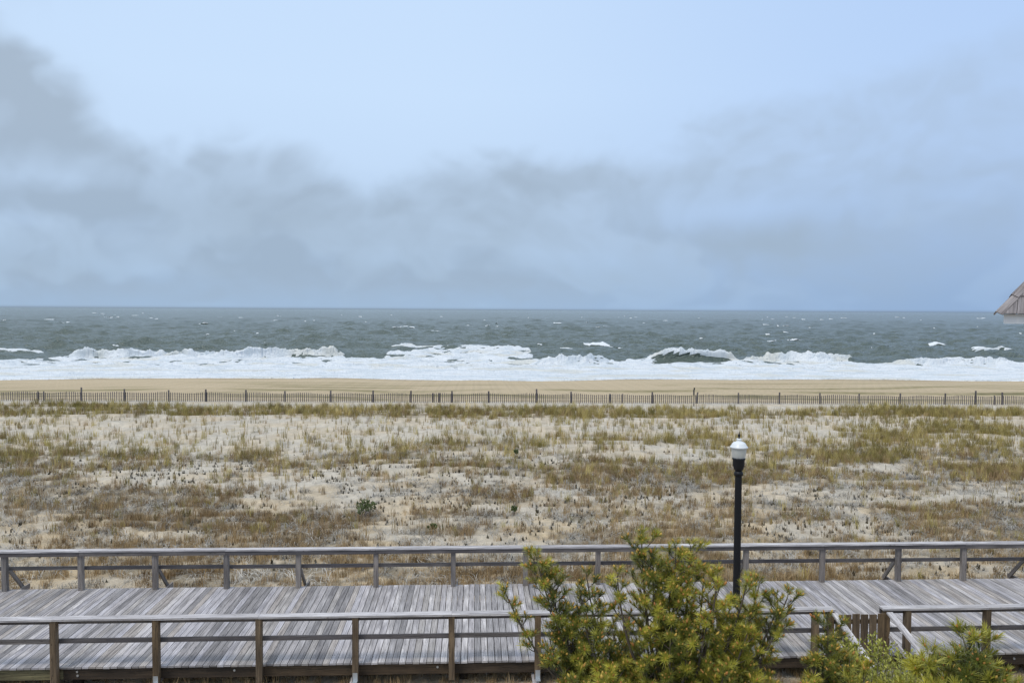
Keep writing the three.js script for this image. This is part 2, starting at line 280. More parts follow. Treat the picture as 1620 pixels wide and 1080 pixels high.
const shore = x => { const f = clamp(x + 200, 0, 399.99), i = Math.floor(f); return mix(shoreT[i], shoreT[i + 1], f - i) + (fbm(x * 0.4, 2.2, 2) - 0.5) * 1.2; };
{
  const ds = []; let d = 112; while (d < 9500) { ds.push(d); d += dzAt(d); } ds.push(16000);
  const nx = 1060, nz = ds.length, pos = new Float32Array(nx * nz * 3), uv = new Float32Array(nx * nz * 2), idx = new Uint32Array((nx - 1) * (nz - 1) * 6); let k = 0;
  for (let j = 0; j < nz; j++) for (let i = 0; i < nx; i++) {
    const t = mix(-0.78, 0.86, i / (nx - 1)), x = t * ds[j], z = -ds[j], q = j * nx + i; swell(x, z, sw); const l = sw[1], hh = sw[0];
    pos[q * 3] = x; const sh = shore(x); pos[q * 3 + 1] = SEA + chop(x, z) + hh - 0.9 * ss(sh + 3.5, sh - 0.5, ds[j]); pos[q * 3 + 2] = z + l; uv[q * 2] = x; uv[q * 2 + 1] = z;
  }
  for (let j = 0; j < nz - 1; j++) for (let i = 0; i < nx - 1; i++) { const a = j * nx + i, b = a + 1, c = a + nx, e = c + 1; idx[k++] = a; idx[k++] = b; idx[k++] = e; idx[k++] = a; idx[k++] = e; idx[k++] = c; }
  const g = new THREE.BufferGeometry(); g.setAttribute('position', new THREE.BufferAttribute(pos, 3)); g.setAttribute('uv', new THREE.BufferAttribute(uv, 2)); g.setIndex(new THREE.BufferAttribute(idx, 1)); g.computeVertexNormals();
  const rip = tex(512, 512, (i, j) => { const u = i / 512, v = j / 512; const a = 1 - Math.abs(pfbm(u, v, 7, 12, 4, 31) * 2 - 1), b = pfbm(u, v, 26, 40, 3, 37); const q = 255 * (a * 0.62 + b * 0.38); return [q, q, q]; }, { rx: 1 / 13, ry: 1 / 13 });
  const water = new THREE.MeshPhysicalMaterial({ color: C3(0.1, 0.126, 0.108), roughness: 0.2, ior: 1.33, bumpMap: rip, bumpScale: 0.8 });
  setting(mesh('sea', g, water), 'choppy grey green sea reaching to the horizon', 'sea');
  console.log('sea', nz, nx);

  // white water: a thick uneven sheet that sinks below the surface where there is no foam
  const fd = steps(113.5, 252, 0.42), fx = 1000, p = [], map = new Int32Array(fx * fd.length).fill(-1), hgt = new Float32Array(fx * fd.length), den = new Float32Array(fx * fd.length), xs = new Float32Array(fx * fd.length), zs2 = new Float32Array(fx * fd.length);
  for (let j = 0; j < fd.length; j++) for (let i = 0; i < fx; i++) {
    const t = mix(-0.72, 0.8, i / (fx - 1)), dd = fd[j], x = t * dd, z = -dd, q = j * fx + i; let f = foamAt(x, z); const sh = shore(x); f = dd < sh ? Math.min(f, 0.3) - (sh - dd) * 0.5 : mix(0.62, f, ss(sh, sh + 5, dd)) ;
    if (dd > sh - 0.3 && dd < sh + 9) f = Math.max(f, 0.56 + 0.06 * fbm(x * 0.3, z * 0.6, 3));
    swell(x, z, sw); const base = Math.max(SEA + chop(x, z) + sw[0], G(x, z) + 0.015);
    const lump = (fbm(x * 0.8, z * 0.8, 4) - 0.5) * 0.75 * ss(128, 150, dd) + (n2(x * 2.6, z * 2.6) - 0.5) * 0.14, ex = f - 0.42;
    den[q] = ex; hgt[q] = base + clamp(ex * 0.75, -0.3, 0.22) + (ex > 0 ? lump * clamp(ex * 4, 0, 1) * (0.35 + sw[2] * 2.0) : 0) + sw[2] * Math.max(0, ex) * 0.35; xs[q] = x; zs2[q] = z + sw[1] * 1.06;
  }
  const id = [], used = q => { if (map[q] < 0) { map[q] = p.length / 3; p.push(xs[q], hgt[q], zs2[q]); } return map[q]; };
  for (let j = 0; j < fd.length - 1; j++) for (let i = 0; i < fx - 1; i++) { const a = j * fx + i, b = a + 1, c = a + fx, e = c + 1; if (Math.max(den[a], den[b], den[c], den[e]) < 0) continue; const A = used(a), B = used(b), Cc = used(c), E = used(e); id.push(A, B, E, A, E, Cc); }
  const fg = new THREE.BufferGeometry(); fg.setAttribute('position', new THREE.Float32BufferAttribute(p, 3)); fg.setIndex(id); fg.computeVertexNormals();
  const froth = tex(512, 512, (i, j) => { const u = i / 512, v = j / 512, a = 1 - Math.abs(pfbm(u, v, 9, 14, 4, 71) * 2 - 1), q = 255 * (a * 0.6 + pfbm(u, v, 40, 50, 3, 75) * 0.4); return [q, q, q]; }, { rx: 1 / 9, ry: 1 / 9 });
  const foamMat = new THREE.MeshStandardMaterial({ color: C3(1, 1, 1), vertexColors: true, roughness: 0.8, bumpMap: froth, bumpScale: 0.5 });
  { const n = p.length / 3, col = new Float32Array(n * 3), fuv = new Float32Array(n * 2); for (let i = 0; i < n; i++) { const x = p[i * 3], z = p[i * 3 + 2], thin = ss(0.46, 0.66, fbm(x * 0.3 + 60, z * 0.9, 4)), sandy = ss(0.55, 0.72, fbm(x * 0.12 + 90, z * 0.25, 3)); const w = [0.72, 0.745, 0.76]; for (let k = 0; k < 3; k++) col[i * 3 + k] = mix(mix(w[k], [0.5, 0.56, 0.6][k], thin * 0.55), [0.6, 0.56, 0.44][k], sandy * 0.45); fuv[i * 2] = x; fuv[i * 2 + 1] = z; } fg.setAttribute('color', new THREE.BufferAttribute(col, 3)); fg.setAttribute('uv', new THREE.BufferAttribute(fuv, 2)); }
  stuff(mesh('surf_foam', fg, foamMat), 'broad band of white foaming surf along the beach', 'foam');
  console.log('foam tris', id.length / 3);

  // whitecaps further out
  const r = rng(404), caps = []; const parts = [];
  for (const [px, d, w] of [[230, 262, 12], [512, 330, 4], [945, 248, 8], [1412, 227, 8], [1588, 223, 8], [1502, 270, 6], [1558, 290, 6], [795, 505, 9], [882, 690, 7], [95, 720, 8], [120, 600, 7], [690, 420, 5], [900, 232, 5], [980, 238, 6], [1270, 300, 5], [1225, 290, 5], [640, 500, 6], [330, 560, 7]]) caps.push([tn(px) * d, d, w]);
  for (let i = 0; i < 120; i++) { const d = 230 * Math.pow(7, Math.pow(r(), 0.8)), t = mix(-0.64, 0.74, r()); caps.push([t * d, d, (0.6 + r() * r() * 4.2) * (0.5 + d / 700)]); }
  caps.forEach(([x, d, w], ci) => {
    const nu = 18, nv = 6, pp = [], ii = [], dep = clamp(w * 0.14, 0.3, 1.6) * (1 + d / 500);
    for (let v = 0; v < nv; v++) for (let u = 0; u < nu; u++) {
      const a = u / (nu - 1) * 2 - 1, b = v / (nv - 1) * 2 - 1, X = x + a * w * 0.5, Z = -d + b * dep + (n2(X * 0.4, ci * 3.3) - 0.5) * dep * 2;
      const dn = 1 - a * a * 0.9 - b * b * 0.8 + (n2(X * (14 / (w + 3)), ci * 7 + v * 1.3) - 0.62) * 1.8; swell(X, Z, sw);
      pp.push(X, SEA + chop(X, Z) + sw[0] + 0.05 + d * 0.0002 + clamp(dn, -1, 1) * (0.16 + d * 0.00022), Z + sw[1]);
    }
    for (let v = 0; v < nv - 1; v++) for (let u = 0; u < nu - 1; u++) { const a = v * nu + u; ii.push(a, a + nu, a + nu + 1, a, a + nu + 1, a + 1); }
    const q = new THREE.BufferGeometry(); q.setAttribute('position', new THREE.Float32BufferAttribute(pp, 3)); q.setIndex(ii); q.computeVertexNormals(); parts.push(q);
  });
  stuff(mesh('whitecaps', mergeGeometries(parts), new THREE.MeshStandardMaterial({ color: C3(0.7, 0.72, 0.73), roughness: 0.8 })), 'scattered white crests on the open sea', 'whitecaps');
}
// ---------------------------------------------------------------- boardwalk: deck planks on joists
const DECK = 0.55, Z0 = -16.5, Z1 = -21.2;
const boardwalk = setting(new THREE.Group(), 'weathered grey plank boardwalk running parallel to the shore', 'boardwalk'); boardwalk.name = 'boardwalk'; scene.add(boardwalk);
{
  const r = rng(21), L = Z0 - Z1, geos = []; for (let i = 0; i < 16; i++) geos.push(wbox(0.132, 0.038, L, 100 + i));
  for (let i = 0, x = -14.3; x < 18.2; i++, x += 0.1455) {
    const m = mesh('plank', geos[Math.floor(r() * 16)], deckTones[Math.floor(r() * deckTones.length)], boardwalk);
    m.position.set(x + (r() - 0.5) * 0.004, DECK - 0.019 + (r() - 0.5) * 0.006, (Z0 + Z1) / 2 + (r() - 0.5) * 0.02); m.rotation.set((r() - 0.5) * 0.0012, (r() - 0.5) * 0.0012, (r() - 0.5) * 0.02); if (r() < 0.5) m.rotation.y += Math.PI;
  }
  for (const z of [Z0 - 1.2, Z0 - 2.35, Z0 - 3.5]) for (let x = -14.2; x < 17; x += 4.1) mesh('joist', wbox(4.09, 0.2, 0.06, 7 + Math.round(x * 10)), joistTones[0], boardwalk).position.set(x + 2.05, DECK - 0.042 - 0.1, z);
  // rim boards on both long edges, in lengths butted at the posts
  const cuts = [-14.2, -8.5, -4.45, -0.52, 3.3, 7.4, 11.2, 17.6];
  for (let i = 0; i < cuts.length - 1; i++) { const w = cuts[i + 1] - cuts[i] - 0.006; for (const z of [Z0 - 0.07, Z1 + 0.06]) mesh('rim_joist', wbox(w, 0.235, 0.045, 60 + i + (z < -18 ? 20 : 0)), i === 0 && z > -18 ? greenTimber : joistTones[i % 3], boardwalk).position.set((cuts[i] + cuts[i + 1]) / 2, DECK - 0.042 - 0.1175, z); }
  // stub piles that carry the joists
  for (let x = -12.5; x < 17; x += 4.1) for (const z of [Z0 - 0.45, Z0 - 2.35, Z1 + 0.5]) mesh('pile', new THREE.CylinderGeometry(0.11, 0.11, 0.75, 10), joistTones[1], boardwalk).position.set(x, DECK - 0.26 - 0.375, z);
  const bolt = new THREE.CylinderGeometry(0.024, 0.024, 0.02, 10); bolt.rotateX(Math.PI / 2);
  for (const [x, y] of [[-8.73, -0.085], [-8.72, -0.165], [-8.22, -0.08], [-8.21, -0.16], [-0.75, -0.1], [4.0, -0.12], [11.9, -0.12], [-5.0, -0.1]]) mesh('bolt', bolt, galvanised, boardwalk).position.set(x, DECK - 0.03 + y, Z0 - 0.042);
}

// ---------------------------------------------------------------- railings
function railing(label, posts, z, inward, { ends = [0, 0], brace = () => false, postMats, drop = 0.3, zPost = z, bracket = false }) {
  const o = thing('railing', label, 'railing', [0, 0, 0], 'wooden railings along the boardwalk'), r = rng(Math.round(posts[0] * 31 + z * 7) >>> 0), TOP = DECK + 1.07, P = 0.125;
  posts.forEach((x, i) => {
    const h = 1.07 - 0.04 + drop, m = mesh('post', wbox(P, h, P, 200 + i), postMats[i % postMats.length], o); m.position.set(x, DECK - drop + h / 2, zPost); m.rotation.y = (r() - 0.5) * 0.04; m.rotation.z = (r() - 0.5) * 0.008;
    if (brace(i)) {
      const s = -inward;
      bar('brace', [x, DECK + 0.62, zPost + s * 0.075], [x + 0.01, DECK - 0.2, zPost + s * 0.80], 0.045, 0.1, postMats[(i + 1) % postMats.length], o, 300 + i);
      bar('outrigger', [x + 0.09, DECK - 0.2, zPost + s * 0.1], [x + 0.09, DECK - 0.2, zPost + s * 0.95], 0.04, 0.14, postMats[(i + 2) % postMats.length], o, 320 + i);
    }
    if (bracket && i % 2 === 1) {
      const s = -inward, a = mesh('bracket', new THREE.BoxGeometry(0.1, 0.17, 0.006), galvanised, o); a.position.set(x, DECK - drop + 0.1, zPost + s * 0.068);
      mesh('bracket', new THREE.BoxGeometry(0.1, 0.006, 0.15), galvanised, o).position.set(x, DECK - drop + 0.015, zPost + s * 0.145);
      bar('outrigger', [x - 0.05, DECK - drop - 0.03, zPost - 0.3 * s], [x - 0.05, DECK - drop - 0.06, zPost + s * 0.75], 0.13, 0.05, railTones[i % 3], o, 340 + i);
    }
  });
  const a = posts[0] - ends[0], b = posts[posts.length - 1] + ends[1], cuts = [a]; for (let i = 2; i < posts.length - 1; i += 2) cuts.push(posts[i]); cuts.push(b);
  const zc = (z + zPost) / 2, zin = zPost + inward * (P / 2 + 0.021);
  for (let i = 0; i < cuts.length - 1; i++) {
    const x0 = cuts[i] + 0.002, x1 = cuts[i + 1] - 0.002, w = x1 - x0, cx = (x0 + x1) / 2, dy = (r() - 0.5) * 0.008;
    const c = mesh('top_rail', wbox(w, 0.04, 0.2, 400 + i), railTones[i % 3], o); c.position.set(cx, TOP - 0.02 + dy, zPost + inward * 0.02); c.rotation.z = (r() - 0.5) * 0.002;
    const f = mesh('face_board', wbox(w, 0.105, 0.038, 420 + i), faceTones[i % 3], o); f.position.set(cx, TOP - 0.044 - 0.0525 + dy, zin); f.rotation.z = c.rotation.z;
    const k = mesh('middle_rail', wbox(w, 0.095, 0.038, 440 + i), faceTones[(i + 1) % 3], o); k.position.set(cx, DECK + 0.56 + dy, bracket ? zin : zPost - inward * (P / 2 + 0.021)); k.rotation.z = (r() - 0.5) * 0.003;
  }
  return o;
}
railing('grey far railing of the boardwalk with diagonal braces on its dune side', [-14.17, -12.29, -10.34, -8.42, -6.56, -4.67, -2.61, -0.54, 1.41, 3.39, 5.41, 7.48, 9.62, 11.77, 13.63, 15.5, 17.4], -21.12, 1, { postMats: greyPosts, brace: i => i % 2 === 1, drop: 0.0, zPost: -21.1, ends: [0.1, 0.2] });
railing('long near railing left of the gate with brown posts', [-12.6, -10.61, -8.61, -6.55, -4.45, -2.46, -0.45, 1.37, 3.26, 5.28, 7.36, 7.69], -16.43, -1, { postMats: postTones, drop: 0.33, zPost: -16.42, bracket: true, ends: [0.2, 0.08] });
railing('shorter near railing on the right side of the picket gate', [8.92, 9.39, 11.17, 13.2, 15.2], -16.43, -1, { postMats: [postTones[3], postTones[0], postTones[1]], drop: 0.33, zPost: -16.42, bracket: true, ends: [0.1, 0.2] });

// ---------------------------------------------------------------- gate and ramp
{
  const g = thing('gate', 'low brown picket gate between the two near railings above the ramp', 'gate', [0, 0, 0]), r = rng(9);
  for (let i = 0; i < 6; i++) { const w = 0.158, x = 7.765 + w / 2 + i * 0.186, h = 0.92 + (r() - 0.5) * 0.03; const m = mesh('picket', wbox(w, h, 0.022, 500 + i), postTones[(i * 3) % 4], g); m.position.set(x, DECK + 0.05 + h / 2, -16.33); m.rotation.z = (r() - 0.5) * 0.012; }
  mesh('crossbar', wbox(1.1, 0.09, 0.035, 520), postTones[1], g).position.set(8.31, DECK + 0.25, -16.36);
  mesh('crossbar', wbox(1.1, 0.09, 0.035, 521), postTones[1], g).position.set(8.31, DECK + 0.8, -16.36);
  for (const y of [0.25, 0.8]) mesh('hinge', new THREE.BoxGeometry(0.16, 0.03, 0.008), blackPaint, g).position.set(7.8, DECK + y, -16.314);
}
{
  const o = thing('ramp', 'grey plank ramp with sloping handrails leading down from the gate', 'ramp'), r = rng(31), S = 0.25, zt = -16.24, len = 2.25, xl = 7.72, xr = 8.92;
  const at = (s, y) => [y - S * s, zt + s];
  for (let i = 0; i < 15; i++) { const s = 0.07 + i * 0.148, [y, z] = at(s, DECK - 0.06); const m = mesh('plank', wbox(xr - xl - 0.08, 0.036, 0.138, 540 + i), deckTones[(i * 5) % 8], o); m.position.set((xl + xr) / 2, y, z); m.rotation.x = Math.atan(S) + (r() - 0.5) * 0.01; }
  for (const x of [xl, xr]) {
    const seed = Math.round(x * 10);
    { const [y0, z0] = at(0, DECK - 0.14), [y1, z1] = at(len, DECK - 0.14); bar('stringer', [x, y0, z0], [x, y1, z1], 0.045, 0.18, joistTones[2], o, seed); }
    { const [y0, z0] = at(-0.04, DECK + 1.0), [y1, z1] = at(len, DECK + 1.0); bar('handrail', [x, y0, z0], [x, y1, z1], 0.13, 0.04, railTones[2], o, seed + 1); }
    { const [y0, z0] = at(-0.04, DECK + 0.5), [y1, z1] = at(len, DECK + 0.5); bar('middle_rail', [x + (x < 8.3 ? -0.02 : 0.02), y0, z0], [x + (x < 8.3 ? -0.02 : 0.02), y1, z1], 0.04, 0.09, railTones[0], o, seed + 2); }
    for (const s of [1.15, 2.2]) { const [y, z] = at(s, DECK + 0.975); const h = y + 0.15; mesh('post', wbox(0.09, h, 0.09, seed + 5), greyPosts[1], o).position.set(x + (x < 8.3 ? -0.095 : 0.095), y - h / 2, z); }
  }
}

// ---------------------------------------------------------------- lamp post
{
  const o = thing('lamp_post', 'tall black lamp post with a white ribbed globe on the boardwalk', 'lamp post', [5.81, DECK, -16.95]);
  const lathe = (pts, n = 28) => new THREE.LatheGeometry(pts.map(([r, y]) => new THREE.Vector2(r, y)), n), y0 = -DECK;
  const white = new THREE.MeshPhysicalMaterial({ color: C3(0.74, 0.76, 0.76), roughness: 0.35 });
  const frosted = new THREE.MeshPhysicalMaterial({ color: C3(0.80, 0.80, 0.76), roughness: 0.5, transmission: 0.45, thickness: 0, ior: 1.45 });
  mesh('base', lathe([[0, 0], [0.19, 0], [0.19, 0.05], [0.15, 0.09], [0.14, 0.4], [0.115, 0.46], [0, 0.46]]), blackPaint, o);
  const shaft = []; for (let i = 0; i <= 40; i++) shaft.push([0, 0]);
  { const s = new THREE.Shape(), n = 16; for (let i = 0; i < n * 4; i++) { const a = i / (n * 4) * Math.PI * 2, rr = 0.082 - 0.006 * Math.pow(Math.abs(Math.cos(a * n / 2)), 4); i ? s.lineTo(Math.cos(a) * rr, Math.sin(a) * rr) : s.moveTo(rr, 0); } const g = new THREE.ExtrudeGeometry(s, { depth: 3.42, bevelEnabled: false }); g.rotateX(-Math.PI / 2); const p = g.attributes.position; for (let i = 0; i < p.count; i++) { const k = 1 - 0.1 * p.getY(i) / 3.42; p.setX(i, p.getX(i) * k); p.setZ(i, p.getZ(i) * k); } g.computeVertexNormals(); mesh('shaft', g, blackPaint, o).position.y = 0.45; }
  const Y = y0;
  mesh('collar', lathe([[0, 4.40], [0.095, 4.40], [0.10, 4.44], [0.09, 4.475], [0.065, 4.50], [0.062, 4.53], [0, 4.53]].map(([r, y]) => [r, y + Y])), blackPaint, o);
  mesh('globe_holder', lathe([[0, 4.50], [0.075, 4.50], [0.105, 4.55], [0.125, 4.62], [0.13, 4.74], [0.142, 4.755], [0.142, 4.785], [0.12, 4.79], [0, 4.79]].map(([r, y]) => [r, y + Y])), blackPaint, o);
  { const g = lathe([[0.118, 4.78], [0.135, 4.80], [0.152, 4.90], [0.163, 5.00], [0.163, 5.01]].map(([r, y]) => [r, y + Y]), 96), p = g.attributes.position; for (let i = 0; i < p.count; i++) { const a = Math.atan2(p.getZ(i), p.getX(i)), k = 1 + 0.018 * Math.cos(a * 24); p.setX(i, p.getX(i) * k); p.setZ(i, p.getZ(i) * k); } g.computeVertexNormals(); mesh('globe', g, frosted, o); }
  mesh('lamp_bulb', lathe([[0, 4.80], [0.03, 4.80], [0.035, 4.86], [0.055, 4.93], [0.03, 4.985], [0, 4.99]].map(([r, y]) => [r, y + Y]), 16), white, o);
  const cap = mesh('cap', lathe([[0, 5.0], [0.168, 5.0], [0.19, 5.012], [0.192, 5.03], [0.18, 5.045], [0.165, 5.06], [0.15, 5.095], [0.115, 5.13], [0.07, 5.145], [0.05, 5.155], [0.045, 5.175], [0.056, 5.19], [0.05, 5.215], [0, 5.22]].map(([r, y]) => [r, y + Y]), 40), white, o);
  mesh('finial', lathe([[0, 5.205], [0.03, 5.21], [0.026, 5.225], [0.012, 5.235], [0.022, 5.26], [0.03, 5.275], [0.02, 5.30], [0.008, 5.325], [0.012, 5.34], [0, 5.37]].map(([r, y]) => [r, y + Y]), 16), blackPaint, cap);
}
console.log('boardwalk');

// ---------------------------------------------------------------- slat fence on the dune crest, and the sign beside it
{
  const o = thing('slat_fence', 'long weathered slat and wire sand fence along the dune crest', 'fence'), r = rng(61), zf = -58;
  const px = [-40.5, -37.4, -34.2, -31.2, -30.8, -28.17, -25.15, -22.02, -19.37, -16.53, -13.72, -10.44, -7.37, -4.61, -3.0, -2.54, -1.61, 1.08, 4.63, 7.17, 10.09, 11.03, 13.26, 16.59, 19.75, 22.88, 25.98, 28.99, 32.16, 35.65, 38.02, 39.5, 40.1, 43.2, 46.3, 49.3];
  const thinP = new Set([-31.2, -30.8, -3.0, -2.54, 11.03, 10.09, 39.5]), tall = { 4.63: 0.28, 38.02: 0.3, '-28.17': 0.24, '-25.15': 0.14, '-19.37': 0.14, 40.1: 0.2 };
  const dark = [[0.33, 0.31, 0.33], [0.26, 0.25, 0.27], [0.42, 0.4, 0.4]].map(c => wood(greyWood, c));
  for (const x of px) {
    const w = thinP.has(x) ? 0.1 : 0.13, h = 1.1 + (tall[x] || (thinP.has(x) ? -0.05 : 0.04 + r() * 0.08)), lean = x === 16.59 ? -0.13 : (r() - 0.5) * 0.05, z = zf + 0.06;
    const m = mesh('post', new THREE.CylinderGeometry(w * 0.46, w * 0.5, h, 8), dark[Math.floor(r() * 3)], o); m.position.set(x, G(x, z) - 0.35 + h / 2, z); m.rotation.z = lean;
  }
  const slats = [], wires = [];
  const topAt = x => 0.64 + 0.07 * (fbm(x * 0.35, 4, 2) - 0.5) + 0.05 * Math.sin(x * 1.9);
  for (let x = -40.3; x < 49; x += 0.152) { const h = topAt(x) + 0.3 + (r() - 0.5) * 0.035, y = G(x, zf); const g = wbox(0.052, h, 0.012, Math.floor(r() * 50), 1); g.rotateZ((r() - 0.5) * 0.05); g.translate(x + (r() - 0.5) * 0.03, y - 0.3 + h / 2, zf + (r() - 0.5) * 0.02); slats.push(g); }
  for (const k of [0.14, 0.36, 0.56]) for (let x = -40.3; x < 48.8; x += 0.6) { const y0 = G(x, zf) + k, y1 = G(x + 0.6, zf) + k, g = new THREE.BoxGeometry(Math.hypot(0.6, y1 - y0), 0.012, 0.008); g.rotateZ(Math.atan2(y1 - y0, 0.6)); g.translate(x + 0.3, (y0 + y1) / 2, zf + 0.014); wires.push(g); }
  stuff(mesh('slats', mergeGeometries(slats), wood(greyWood, [0.42, 0.4, 0.41]), o)); mesh('wire', mergeGeometries(wires), new THREE.MeshStandardMaterial({ color: C3(0.12, 0.11, 0.1), roughness: 0.7, metalness: 0.4 }), o);
}
{
  const x = 15.98, z = -56.5, y = G(x, z), o = thing('sign_post', 'small dark sign on a thin pole in front of the slat fence', 'sign', [x, y, z]);
  mesh('pole', new THREE.CylinderGeometry(0.028, 0.032, 1.5, 8), new THREE.MeshStandardMaterial({ color: C3(0.05, 0.052, 0.05), roughness: 0.6, metalness: 0.5 }), o).position.y = 0.6;
  mesh('sign_panel', new THREE.BoxGeometry(0.1, 0.4, 0.02), new THREE.MeshStandardMaterial({ color: C3(0.03, 0.033, 0.04), roughness: 0.6 }), o).position.set(-0.02, 1.02, 0.045);
  mesh('sign_cap', new THREE.BoxGeometry(0.08, 0.14, 0.03), new THREE.MeshStandardMaterial({ color: C3(0.04, 0.045, 0.035), roughness: 0.7 }), o).position.set(0.02, 1.29, 0.045);
}

// ---------------------------------------------------------------- house with a steep shake roof at the right edge
{
  const th = 0.66, e1 = new THREE.Vector3(Math.cos(th), 0, Math.sin(th)), e2 = new THREE.Vector3(Math.sin(th), 0, -Math.cos(th)), up = new THREE.Vector3(0, 1, 0), pit = 0.955, S = 3.3, C = new THREE.Vector3(8.88, 8.0, -13);
  const o = thing('house', 'corner of a neighbouring house with grey shake roof and white fascia', 'house', [C.x, 0, C.z]);
  o.quaternion.setFromRotationMatrix(new THREE.Matrix4().makeBasis(e1, up, e1.clone().cross(up)));           // local x along the eave, local z away from the roof
  const ey = 7.985, r = rng(88), rise = Math.tan(pit) * S / 2;
  const shake = [[0.72, 0.68, 0.68], [0.6, 0.57, 0.58], [0.82, 0.78, 0.78], [0.66, 0.6, 0.56]].map(c => wood(greyWood, c));
  const roof = mesh('roof', (() => { const g = new THREE.BufferGeometry(), a = [0.02, ey, -0.02], b = [S - 0.02, ey, -0.02], c = [S - 0.02, ey, -S + 0.02], d = [0.02, ey, -S + 0.02], t = [S / 2, ey + rise - 0.06, -S / 2]; g.setAttribute('position', new THREE.Float32BufferAttribute([a, b, t, b, c, t, c, d, t, d, a, t, a, d, c, a, c, b].flat(), 3)); g.setAttribute('uv', new THREE.Float32BufferAttribute(new Array(36).fill(0).map((_, i) => (i * 0.37) % 1.7), 2)); g.computeVertexNormals(); return g; })(), shake[1], o);
  const cp = Math.cos(pit), sp = Math.sin(pit), ex = 0.36;
  const P = (a, b, lift) => [a, ey + b * sp + lift * cp, -b * cp + lift * sp];                              // point on the front slope
  for (let c = 0; c < 7; c++) {
    const b0 = c * ex - 0.03, b1 = b0 + ex + 0.06; let a = b0 * cp + 0.05;
    while (a < S - b0 * cp - 0.1) {
      const w = Math.min(0.17 + r() * 0.09, S - b0 * cp - a), l0 = 0.045, l1 = 0.012, s = Math.max(0, b1 * cp - a), jit = (r() - 0.5) * 0.02, g = new THREE.BoxGeometry(1, 1, 1), p = g.attributes.position, uv = g.attributes.uv, ou = r() * 2, ov = r();
      for (let i = 0; i < 24; i++) { const fx = p.getX(i) + 0.5, fy = p.getY(i) + 0.5, fz = p.getZ(i) + 0.5; const aa = fy > 0.5 ? Math.min(Math.max(a + fx * (w - 0.008), b1 * cp), Math.max(a + w - 0.008, b1 * cp + 0.002)) : a + fx * (w - 0.008), bb = fy > 0.5 ? b1 : b0 + jit, q = P(aa, bb, fz > 0.5 ? (fy > 0.5 ? l1 + 0.012 : l0) : (fy > 0.5 ? l1 : l0 - 0.025)); p.setXYZ(i, ...q); uv.setXY(i, bb + ou, aa + ov); }
      g.computeVertexNormals(); mesh('shake', g, shake[Math.floor(r() * 4)], roof); a += w;
    }
  }
  // hip caps, each lapping the one below
  for (let c = 0; c < 7; c++) {
    const b0 = c * 0.36 - 0.05, b1 = b0 + 0.42, A = new THREE.Vector3(b0 * cp, ey + b0 * sp + 0.07, -b0 * cp), B = new THREE.Vector3(b1 * cp, ey + b1 * sp + 0.035, -b1 * cp), d = B.clone().sub(A), L = d.length(); d.normalize();
    for (const [side, nrm] of [[new THREE.Vector3(1, 0, 0), new THREE.Vector3(0, cp, sp)], [new THREE.Vector3(0, 0, -1), new THREE.Vector3(-sp, cp, 0)]]) {
      const Z = d, Y = nrm.clone().sub(d.clone().multiplyScalar(nrm.dot(d))).normalize(), X = new THREE.Vector3().crossVectors(Y, Z), m = mesh('hip_cap', wbox(0.125, 0.022, L, 700 + c, 2), shake[(c + 2) % 3], roof);
      const off = X.clone().multiplyScalar(Math.sign(X.dot(side)) * 0.06); m.position.copy(A).add(B).multiplyScalar(0.5).add(off); m.quaternion.setFromRotationMatrix(new THREE.Matrix4().makeBasis(X, Y, Z));
    }
  }
  const whiteP = new THREE.MeshStandardMaterial({ color: C3(0.82, 0.82, 0.83), roughness: 0.6 });
  mesh('fascia', new THREE.BoxGeometry(S - 0.12, 0.155, 0.03), whiteP, o).position.set(S / 2 + 0.02, ey - 0.094, -0.075);
  mesh('fascia', new THREE.BoxGeometry(0.03, 0.155, S - 0.2), whiteP, o).position.set(0.095, ey - 0.094, -S / 2);
  mesh('soffit', new THREE.BoxGeometry(S - 0.25, 0.02, S - 0.25), whiteP, o).position.set(S / 2, ey - 0.12, -S / 2);
  const wl = mesh('wall', new THREE.BoxGeometry(S - 1.8, ey - 0.13 + 0.3, S - 1.8), new THREE.MeshStandardMaterial({ color: C3(0.6, 0.6, 0.58), roughness: 0.8 }), o); wl.position.set(S / 2 + 0.05, (ey - 0.13 - 0.3) / 2, -S / 2 - 0.05);
}

// ---------------------------------------------------------------- dune grass (uncountable: instanced)
function blade(out, idx, x, z, h, w, ang, bend, droop = 0) {            // two bent segments, tapering
  const cx = Math.cos(ang), sz = Math.sin(ang), tx = -sz, tz = cx, b = out.length / 3;
  for (const [t, ww] of [[0, 1], [0.55, 0.8], [1, 0]]) { const o = bend * t * t * h, y = h * t * (1 - droop * t); if (ww) { out.push(x + cx * o - tx * w * ww / 2, y, z + sz * o - tz * w * ww / 2, x + cx * o + tx * w * ww / 2, y, z + sz * o + tz * w * ww / 2); } else out.push(x + cx * o, y, z + sz * o); }
  idx.push(b, b + 1, b + 3, b, b + 3, b + 2, b + 2, b + 3, b + 4);
}
function tuft(seed, n, rad, h, w, bend, droop, lean = 0) {
  const r = rng(seed), p = [], id = [];
  for (let i = 0; i < n; i++) { const a = r() * 6.283, q = Math.sqrt(r()) * rad; blade(p, id, Math.cos(a) * q, Math.sin(a) * q, h * (0.45 + r() * 0.6), w * (0.7 + r() * 0.6), lean ? (r() - 0.5) * 1.6 + lean : r() * 6.283, bend * (0.3 + r()), droop); }
  const g = new THREE.BufferGeometry(); g.setAttribute('position', new THREE.Float32BufferAttribute(p, 3)); g.setIndex(id); g.computeVertexNormals(); return g;
}
const leafMat = new THREE.MeshPhysicalMaterial({ color: C3(1, 1, 1), roughness: 0.8, side: THREE.DoubleSide });
